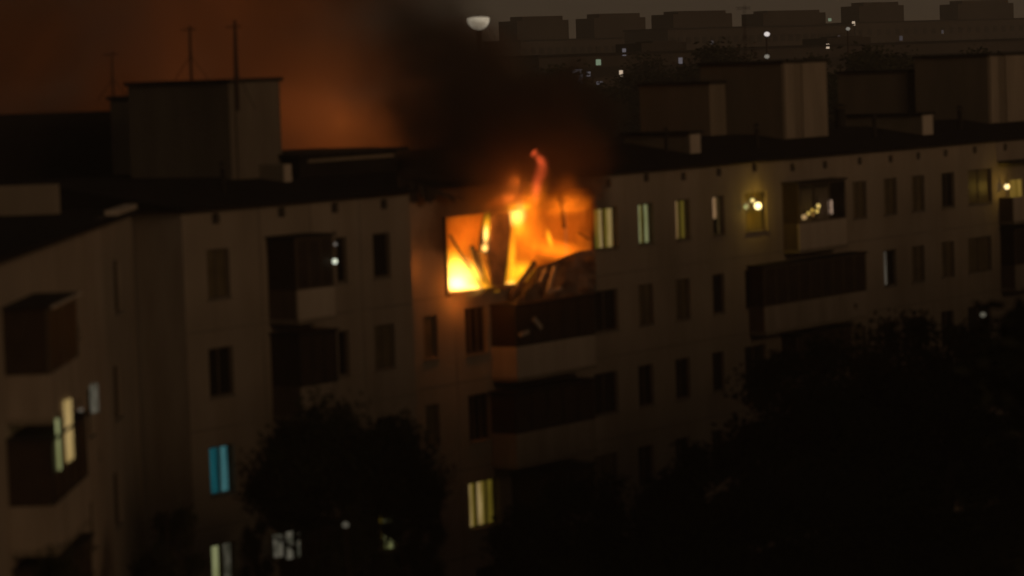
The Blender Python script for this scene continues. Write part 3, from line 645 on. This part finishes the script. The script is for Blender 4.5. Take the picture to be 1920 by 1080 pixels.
def puff_smoke(name, puffs, c, dens, nscale, lo, hi, aniso=.1, warp=1.2, **k):
    """one smoke body made of overlapping soft billows: puffs = (px, py, distance, half width px, half height px, half depth m, weight)"""
    E = []
    for (px, py, Y, w, h, d, wt) in puffs: E.append((at(px, py, Y), Vector((w*Y/F, d, h*Y/F)), wt))
    M = bpy.data.materials.new(name); M.use_nodes = True; t = M.node_tree; n = t.nodes; l = t.links; n.remove(n['Principled BSDF'])
    out = n['Material Output']; pv = n.new('ShaderNodeVolumePrincipled'); pv.inputs['Color'].default_value = (*c, 1); pv.inputs['Anisotropy'].default_value = aniso
    tcn = n.new('ShaderNodeTexCoord'); nz = n.new('ShaderNodeTexNoise'); nz.inputs['Scale'].default_value = nscale; nz.inputs['Detail'].default_value = 3.5; nz.inputs['Distortion'].default_value = .4
    l.new(tcn.outputs['Object'], nz.inputs['Vector'])
    su = n.new('ShaderNodeVectorMath'); su.operation = 'SUBTRACT'; l.new(nz.outputs['Color'], su.inputs[0]); su.inputs[1].default_value = (.5, .5, .5)
    sc = n.new('ShaderNodeVectorMath'); sc.operation = 'SCALE'; sc.inputs['Scale'].default_value = warp*2; l.new(su.outputs[0], sc.inputs[0])
    ad = n.new('ShaderNodeVectorMath'); l.new(tcn.outputs['Object'], ad.inputs[0]); l.new(sc.outputs[0], ad.inputs[1])
    acc = None
    for c_, r_, wt in E:
        a1 = n.new('ShaderNodeVectorMath'); a1.operation = 'SUBTRACT'; l.new(ad.outputs[0], a1.inputs[0]); a1.inputs[1].default_value = c_
        a2 = n.new('ShaderNodeVectorMath'); a2.operation = 'DIVIDE'; l.new(a1.outputs[0], a2.inputs[0]); a2.inputs[1].default_value = r_
        a3 = n.new('ShaderNodeVectorMath'); a3.operation = 'LENGTH'; l.new(a2.outputs[0], a3.inputs[0])
        mr = n.new('ShaderNodeMapRange'); mr.interpolation_type = 'SMOOTHSTEP'; mr.inputs['From Min'].default_value = 1; mr.inputs['From Max'].default_value = .25; mr.inputs['To Max'].default_value = wt
        l.new(a3.outputs['Value'], mr.inputs[0])
        if acc is None: acc = mr.outputs[0]
        else:
            mxn = n.new('ShaderNodeMath'); mxn.operation = 'ADD'; l.new(acc, mxn.inputs[0]); l.new(mr.outputs[0], mxn.inputs[1]); acc = mxn.outputs[0]
    nr = n.new('ShaderNodeMapRange'); nr.inputs['From Min'].default_value = lo; nr.inputs['From Max'].default_value = hi; nr.inputs['To Min'].default_value = .25*dens; nr.inputs['To Max'].default_value = dens
    l.new(nz.outputs[0], nr.inputs[0])
    mu = n.new('ShaderNodeMath'); mu.operation = 'MULTIPLY'; l.new(acc, mu.inputs[0]); l.new(nr.outputs[0], mu.inputs[1]); l.new(mu.outputs[0], pv.inputs['Density']); l.new(pv.outputs[0], out.inputs['Volume'])
    bm = bmesh.new()
    for c_, r_, wt in E:
        rr = bmesh.ops.create_icosphere(bm, subdivisions=2, radius=1.0)['verts']
        for v in rr: v.co = Vector((v.co.x*(r_.x*1.0+.3), v.co.y*(r_.y*1.0+.3), v.co.z*(r_.z*1.0+.3)))+c_
    o = mk(name, bm, M, None, smooth=True, recalc=False, **k)
    # the billows fuse into one closed skin
    md = o.modifiers.new('skin', 'REMESH'); md.mode = 'VOXEL'; md.voxel_size = .55
    return o
puff_smoke('black_smoke', [(965, 340, 102.2, 175, 58, 1.6, .9), (845, 362, 101.7, 110, 44, 1.2, 1.8), (905, 500, 100.5, 260, 190, 3.2, .055), (960, 420, 101, 170, 170, 2.5, .06), (1072, 378, 102.3, 95, 70, 1.1, 1.1), (985, 285, 104, 190, 95, 3.2, 1), (985, 225, 107, 150, 130, 5, 1), (880, 200, 107, 190, 140, 5.5, 1),
    (805, 70, 110, 150, 160, 6.0, .22), (830, 110, 110, 110, 130, 4.5, .5), (660, -40, 113, 260, 160, 7.5, .12), (720, 80, 112, 150, 160, 5, .07), (600, -90, 116, 260, 130, 7, .15), (880, 140, 114, 130, 110, 5, .8), (1075, 300, 105, 110, 80, 2.6, .8), (840, 330, 103.5, 120, 90, 2.2, .7), (350, -130, 118, 260, 100, 6, .2), (1070, 225, 117, 110, 115, 4, 4.0), (800, 372, 101.6, 62, 62, .9, 1.0)],
    (.16, .11, .085), 1.1, .34, .40, .58 , warp=2.2, label='thick black smoke column boiling up over the roof from the fire', cat='smoke', kind='stuff')
puff_smoke('drifting_smoke', [(830, 210, 124, 230, 170, 6, .8), (640, 200, 126, 280, 210, 7, 1), (430, 120, 128, 330, 260, 8, 1), (200, 90, 130, 360, 270, 8, 1), (-60, 90, 132, 380, 280, 8, 1), (500, -60, 127, 400, 200, 8, .8), (0, 330, 131, 300, 160, 7, .7), (330, 280, 129, 300, 160, 7, .8), (700, 330, 126, 220, 120, 6, .8)],
    (.55, .36, .24), .62, .13, .43, .59, warp=3.8, label='orange lit smoke bank drifting behind the roof houses to the left', cat='smoke', kind='stuff')
def spot(name, P, aim, energy, col, cone):
    """added unseen light for the smoke; its cone is kept off the right roof houses"""
    l = bpy.data.lights.new(name, 'SPOT'); l.energy = energy; l.color = col; l.shadow_soft_size = 0; l.spot_size = math.radians(cone); l.spot_blend = .8
    o = bpy.data.objects.new(name, l); COL.objects.link(o); o.location = P; o.rotation_euler = (-Vector(aim)).to_track_quat('Z', 'Y').to_euler(); return o
spot('smoke_glow_light', at(675, 268, 117), (-.45, .85, .3), 760, (1, .33, .065), 174)  # added lights behind the roof that make the smoke bank glow
plight('smoke_glow_light', at(640, 235, 119), 90, (1, .33, .065))
spot('smoke_glow_light', at(400, 200, 114), (-.4, .9, .1), 900, (1, .29, .05), 165)

# ------------------------------------------------------------------ lamps in windows and on balconies
def bulb(px, py, y, r_, col, st, label, power=0):
    P = local(px, py, y); t = empty('bare_bulb', P, label=label, cat='lamp')
    bm = bmesh.new(); bmesh.ops.create_uvsphere(bm, u_segments=12, v_segments=8, radius=r_); o = mk('bulb', bm, lit('bulb_glow', col, st, scale=(1, 1, 1)), t, smooth=True)
    bm = bmesh.new(); tube(bm, [(0, 0, r_*.9), (0, 0, r_*1.7)], r_*.35); mk('socket', bm, M_dark, t)
    bm = bmesh.new(); tube(bm, [(0, 0, r_*1.7), (0, 0, r_*1.7+.35)], .012, 5); mk('cord', bm, M_dark, t)
    if power:
        pl = plight('bulb_light', P, power, (1, .62, .07)); pl.parent = t; pl.location = (-IN)*.3
    return t
bulb(1421, 386, Y2-.12, .13, (1, .80, .36), 3.0, 'bright yellow bulb glowing at the window beside the glazed balcony', 22)
bulb(1411, 376, Y2-.10, .07, (1, .78, .30), 1.4, 'small dimmer bulb just above the bright yellow one')
bulb(1398, 388, Y2-.10, .06, (.55, .62, .25), .8, 'tiny greenish bulb left of the bright yellow one')
bulb(1888, 350, Y2-.35, .11, (1, .75, .35), 2.0, 'yellow bulb over the open balcony at the right edge', 9.0)
bulb(628, 490, -1.2, .07, (.85, .90, .70), 1.2, 'cold white lamp on the brown balcony left of the fire')
bulb(629, 458, -1.2, .045, (.5, .45, .4), .35, 'faint small lamp above the cold white one')
# string of lights inside the glazed balcony
for i, (px, py, r_, c_, st) in enumerate([(1508, 407, .10, (.8, .50, .22), .7), (1516, 400, .07, (.9, .6, .15), .9), (1524, 394, .07, (.9, .55, .1), 1.0), (1534, 386, .08, (1, .7, .22), 1.3), (1532, 396, .07, (.9, .6, .15), 1.1), (1526, 403, .06, (.8, .4, .1), .8)]):
    bulb(px, py, Y2-.35, r_, c_, st, ['pinkish lamp at the low left end of the balcony lights', 'second amber lamp up from the low left end', 'amber lamp in the middle of the balcony lights', 'brightest amber lamp at the upper right end', 'amber lamp just under the brightest one', 'lowest small orange lamp of the balcony lights'][i])
tb = empty('tube_lamp', local(1557, 388, Y2-.35), label='short upright pinkish lamp behind the balcony glazing', cat='lamp')
bm = bmesh.new(); tube(bm, [(0, 0, -.26), (0, 0, .26)], .075, 10); mk('tube', bm, lit('pink_tube', (.75, .50, .36), .75, scale=(1, 1, 1)), tb)
bm = bmesh.new(); tube(bm, [(0, 0, .26), (0, 0, .32)], .08, 8); mk('holder', bm, M_dark, tb)

# ------------------------------------------------------------------ trees
def leaf_mesh(seed, n, lx, lz, leaf=.10):
    rn = random.Random(seed); vs = []; fs = []
    cl = []
    while len(cl) < 46:
        p = Vector((rn.uniform(-1, 1), rn.uniform(-1, 1), rn.uniform(-1, 1)))
        if .25 < p.length < 1: cl.append((Vector((p.x*lx, p.y*lx, p.z*lz)), rn.uniform(.35, .85)*lx*.42))
    for i in range(n):
        c_, r_ = rn.choice(cl); d = Vector((rn.gauss(0, 1), rn.gauss(0, 1), rn.gauss(0, .8)))*.5*r_; p = c_+d
        a = Vector((rn.gauss(0, 1), rn.gauss(0, 1), rn.gauss(0, 1))).normalized(); b = a.orthogonal().normalized(); k = leaf*rn.uniform(.6, 1.3)
        i0 = len(vs); vs += [p-a*k, p+b*k*.6, p+a*k, p-b*k*.6]; fs.append((i0, i0+1, i0+2, i0+3))
    me = bpy.data.meshes.new('crown'); me.from_pydata(vs, [], fs); me.materials.append(M_leaf); return me
def trunk_mesh(seed, h, lx, lz, cz):
    rn = random.Random(seed); bm = bmesh.new(); tube(bm, [(0, 0, 0), (.1, 0, h*.3), (.05, .1, h*.6), (0, 0, h*.92)], [.24, .19, .12, .03], 9)
    me = bpy.data.meshes.new('trunk'); bm.to_mesh(me); bm.free(); me.materials.append(M_bark)
    brs = []
    for i in range(11):
        a = rn.uniform(0, 6.28); z = rn.uniform(h*.35, h*.8); l = lx*rn.uniform(.6, 1.05); bm = bmesh.new()
        e = Vector((math.cos(a)*l, math.sin(a)*l, z+rn.uniform(.3, 1)*lz*.6)); m_ = Vector((math.cos(a)*l*.45, math.sin(a)*l*.45, z+.25*lz))
        tube(bm, [(0, 0, z), m_, e], [.08, .05, .012], 6); b = bpy.data.meshes.new('branch'); bm.to_mesh(b); bm.free(); b.materials.append(M_bark); brs.append(b)
    return me, brs
KIND = []
for i, (h, lx, lz, n) in enumerate([(12, 2.2, 3.0, 15000), (11, 2.6, 2.6, 15000), (13, 1.8, 3.8, 20000), (11, 2.3, 1.35, 8000)]):
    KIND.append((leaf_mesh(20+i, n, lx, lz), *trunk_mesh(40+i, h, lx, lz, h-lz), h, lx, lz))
def tree(px, pytop, Y, k, label, wscale=1.0, group='trees in the dark courtyard'):
    cr, tr_, brs, h, lx, lz = KIND[k]; top_ = at(px, pytop, Y); sc_ = top_.z/h
    t = empty('tree', (top_.x, top_.y, 0), random.uniform(0, 6), label=label, cat='tree', group=group); t.scale = (sc_*wscale, sc_*wscale, sc_)
    o = bpy.data.objects.new('trunk', tr_); COL.objects.link(o); o.parent = t
    for b in brs:
        q = bpy.data.objects.new('branch', b); COL.objects.link(q); q.parent = t
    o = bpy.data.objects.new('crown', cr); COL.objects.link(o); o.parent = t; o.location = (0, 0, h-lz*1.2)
tree(545, 790, 84, 3, 'dark leafy tree left of centre, just right of the teal window', .62)
tree(640, 735, 82, 3, 'tallest dark tree in front of the left section, under its balconies', .85)
tree(745, 800, 84, 3, 'broad dark tree right of the tallest one, below the narrow window', .6)
tree(695, 748, 86, 2, 'slender dark tree close behind the tallest one', .6)
tree(802, 855, 84, 2, 'slim dark tree just left of the lit window below the fire', .5)
tree(478, 925, 82, 2, 'slim dark tree between the two lit windows at the bottom left', .45)
tree(655, 930, 78, 1, 'low broad dark tree at the bottom left of centre', .5)
tree(1045, 878, 90, 1, 'dark tree in front of the lower balconies, right of the lit window', 1.0)
tree(1190, 870, 92, 0, 'dark tree under the row of plain windows', 1.3)
tree(1310, 815, 95, 1, 'dark tree below the dark third row windows')
tree(1530, 615, 98, 1, 'big round dark tree reaching up to the long dark balcony', 1.0)
tree(1462, 700, 97, 0, 'dark tree at the left shoulder of the big round tree', .8)
tree(1735, 566, 100, 1, 'tall dark tree below the right windows, its top at the second storey', 1.0)
tree(1650, 720, 99, 0, 'dark tree between the two tallest trees on the right', 1.2)
tree(1885, 760, 101, 1, 'dark tree at the right edge below the open balcony', 1.0)
tree(1545, 850, 88, 1, 'low dark tree in front of the big round one', 1.6)
tree(1780, 800, 88, 0, 'low dark tree in the bottom right corner', 1.8)
tree(1380, 900, 86, 1, 'lowest dark tree at the bottom right of centre', 1.5)
tree(1000, 1030, 84, 0, 'low tree below the lit window in the middle', 1.4)
tree(310, 900, 80, 2, 'dark tree in the inner corner at the bottom left', .8)
tree(90, 1000, 62, 1, 'dark tree top in the bottom left corner', .6)

for i in range(17):        # unseen poplar row, added out of view to shade the lower storeys
    t_ = i/16; P = Vector((15.5, 62, 0)).lerp(Vector((48, 122, 0)), t_) + Vector((random.uniform(-1.5, 1.5)+(2.2 if i % 2 else 0), random.uniform(-1, 1), 0))
    cr, tr_, brs, h, lx, lz = KIND[2]; k = (random.uniform(21.8, 23.3)+1.2*(1-t_))/h
    t = empty('tree', P, random.uniform(0, 6), label='added poplar out of view, shading the lower storeys', cat='tree', group='added shading poplars out of view'); t.scale = (k*1.3, k*1.3, k)
    for nm, me_ in (('trunk', tr_), ('crown', cr)):
        o = bpy.data.objects.new(nm, me_); COL.objects.link(o); o.parent = t
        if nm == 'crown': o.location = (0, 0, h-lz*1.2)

# ------------------------------------------------------------------ far town
def far_block(px0, py0, px1, py1, Y, label, houses, wins, dy=30, z_rows=3, ncol=40):
    a = at(px0, py0, Y); b = at(px1, py1, Y+dy); d = (b-a); d.z = 0; L0 = d.length; ang = math.atan2(d.y, d.x); top_ = a.z
    t = empty('far_apartment_building', (a.x, a.y, 0), ang, label=label, cat='apartment building')
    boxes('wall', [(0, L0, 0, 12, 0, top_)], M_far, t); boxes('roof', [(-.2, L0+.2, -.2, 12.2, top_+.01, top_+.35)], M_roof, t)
    sc_ = L0/(px1-px0)
    for i, (x0, x1, h) in enumerate(houses):
        hz = h*Y/F
        o = boxes('roof_house', [((x0-px0)*sc_, (x1-px0)*sc_, 2, 8, top_+.36, top_+.36+hz)], M_far2, t)
        boxes('cap', [((x0-px0)*sc_+2.6, (x1-px0)*sc_-.8, 3, 7, top_+.37+hz, top_+.37+hz*1.22)], M_far2, o)
    bmw = bmesh.new(); box(bmw, -.7, .7, -.06, -.01, -.7, .7); me = bpy.data.meshes.new('far_window'); bmesh.ops.recalc_face_normals(bmw, faces=bmw.faces); bmw.to_mesh(me); bmw.free(); me.materials.append(M_dark)
    for r_ in range(z_rows):
        for c_ in range(ncol):
            o = bpy.data.objects.new('window', me); COL.objects.link(o); o.parent = t; o.location = (L0*(c_+.5)/ncol, 0, top_-2.2-2.8*r_)
    for (px, py, w, h, m_) in wins:
        s = (px-px0)*sc_; yy = a+(b-a)*(s/L0); P = at(px, py, yy.y); k = Y/F
        boxes('lit_window', [(s-w*k/2, s+w*k/2, -.14, -.07, P.z-h*k/2, P.z+h*k/2)], m_, t)
    return t
E_g = lit('far_green_light', (.20, .27, .18), .8, scale=(.3, .3, .3)); E_w = lit('far_white_light', (.75, .58, .42), .8, scale=(.3, .3, .3)); E_b = lit('far_bluish_light', (.16, .15, .17), .6, scale=(.3, .3, .3)); E_d = lit('far_dim_light', (.055, .05, .055), .8, scale=(.2, .2, .2))
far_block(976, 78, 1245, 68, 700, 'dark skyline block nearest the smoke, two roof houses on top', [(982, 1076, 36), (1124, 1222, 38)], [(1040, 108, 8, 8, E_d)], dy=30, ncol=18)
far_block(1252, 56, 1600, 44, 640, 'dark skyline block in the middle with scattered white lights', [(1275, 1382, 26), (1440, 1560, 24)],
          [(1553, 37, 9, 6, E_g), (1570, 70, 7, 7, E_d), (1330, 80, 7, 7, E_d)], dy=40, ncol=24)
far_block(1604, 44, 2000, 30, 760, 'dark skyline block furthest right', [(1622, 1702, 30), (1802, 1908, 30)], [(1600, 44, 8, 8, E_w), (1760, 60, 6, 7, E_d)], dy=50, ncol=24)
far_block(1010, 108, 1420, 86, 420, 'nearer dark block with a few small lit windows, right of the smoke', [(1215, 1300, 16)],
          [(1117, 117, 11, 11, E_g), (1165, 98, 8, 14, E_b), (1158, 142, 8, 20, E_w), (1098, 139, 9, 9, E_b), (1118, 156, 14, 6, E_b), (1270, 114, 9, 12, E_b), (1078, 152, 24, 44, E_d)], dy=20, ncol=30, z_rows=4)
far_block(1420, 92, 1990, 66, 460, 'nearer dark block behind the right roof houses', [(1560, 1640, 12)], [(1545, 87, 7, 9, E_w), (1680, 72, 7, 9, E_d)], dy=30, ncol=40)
def street_lamp(px, py, Y, r_, mt, label, cat='street lamp', name='street_lamp'):
    P = at(px, py, Y); t = empty(name, (P.x, P.y, 0), label=label, cat=cat)
    bm = bmesh.new(); tube(bm, [(0, 2*r_, 0), (0, 2*r_, P.z+.5*r_)], [min(.16, r_*.5), min(.09, r_*.35)]); mk('pole', bm, M_steel, t)
    bm = bmesh.new(); tube(bm, [(0, 2*r_, P.z+.5*r_), (0, r_, P.z+1.1*r_), (0, 0, P.z+.9*r_)], min(.06, r_*.3)); mk('arm', bm, M_steel, t)
    bm = bmesh.new(); bmesh.ops.create_uvsphere(bm, u_segments=14, v_segments=8, radius=r_); bmesh.ops.scale(bm, vec=(1, 1, .8), verts=bm.verts); bmesh.ops.translate(bm, vec=(0, 0, P.z), verts=bm.verts); mk('lamp_head', bm, mt, t, smooth=True)
E_l = lit('lamp_white', (.9, .82, .78), .85, scale=(.1, .1, .1)); E_l2 = lit('lamp_grey', (.26, .24, .2), .8, scale=(.1, .1, .1))
E_l3 = lit('lamp_faint', (.13, .12, .09), .8, scale=(.1, .1, .1))
street_lamp(1438, 64, 300, .27, E_l, 'bright white street lamp above the roof house with pale strips')
street_lamp(1438, 106, 250, .20, E_l2, 'dimmer street lamp straight below the bright white one')
street_lamp(1590, 54, 330, .22, E_l2, 'faint street lamp left of the tall skyline roof houses')
street_lamp(1843, 590, 108, .10, E_l3, 'tiny dim lamp between the dark trees at the right')
street_lamp(648, 984, 76, .07, E_l3, 'tiny lamp glimmering through the trees at the bottom')
# floodlight: a wide bowl with its flat side up, on a mast
P = at(897, 42, 160); t = empty('floodlight_mast', (P.x, P.y, 0), label='bright white bowl-shaped floodlight above the black smoke', cat='floodlight')
bm = bmesh.new(); tube(bm, [(0, .9, 0), (0, .9, P.z+.2)], [.2, .12]); mk('mast', bm, M_steel, t)
bm = bmesh.new(); bmesh.ops.create_uvsphere(bm, u_segments=24, v_segments=12, radius=.56)
for v in bm.verts: v.co.z = v.co.z*1.0 if v.co.z < 0 else v.co.z*.18
bmesh.ops.translate(bm, vec=(0, 0, P.z+.18), verts=bm.verts); mk('lamp_bowl', bm, lit('floodlight_glow', (.58, .50, .37), 1.0, (.42, .35, .25), scale=(1.2, 1.2, 1.2)), t, smooth=True)
bm = bmesh.new(); tube(bm, [(0, .9, P.z+.2), (0, .4, P.z+.3)], .07); mk('bracket', bm, M_steel, t)
# far trees between the blocks
far_tree_labels = ['far tree on the skyline right of the smoke', 'far dark tree under the skyline roof houses', 'far bushy tree behind the tall roof house', 'far tree right of the bright street lamp', 'far tree over the lower roof house at right', 'far tree left of the last roof house', 'far tree behind the last roof house', 'far tree beside the lit windows']
for i, (px, py, Y) in enumerate([(1235, 84, 330), (1330, 70, 300), (1490, 72, 290), (1575, 82, 260), (1630, 76, 270), (1700, 78, 300), (1790, 74, 280), (1040, 112, 300)]):
    tree(px, py, Y, i % 3, far_tree_labels[i], 1.5, group='trees between the far blocks')

# ------------------------------------------------------------------ night haze with a trace of smoke in it
bm = bmesh.new(); box(bm, -1502, 1502, -202, 2502, -1, 46)
Mh = bpy.data.materials.new('night_haze'); Mh.use_nodes = True; hn = Mh.node_tree.nodes; hn.remove(hn['Principled BSDF'])
pv = hn.new('ShaderNodeVolumePrincipled'); pv.inputs['Color'].default_value = (.9, .86, .80, 1); pv.inputs['Density'].default_value = .0005
Mh.node_tree.links.new(pv.outputs[0], hn['Material Output'].inputs['Volume'])
mk('haze', bm, Mh, kind='stuff')
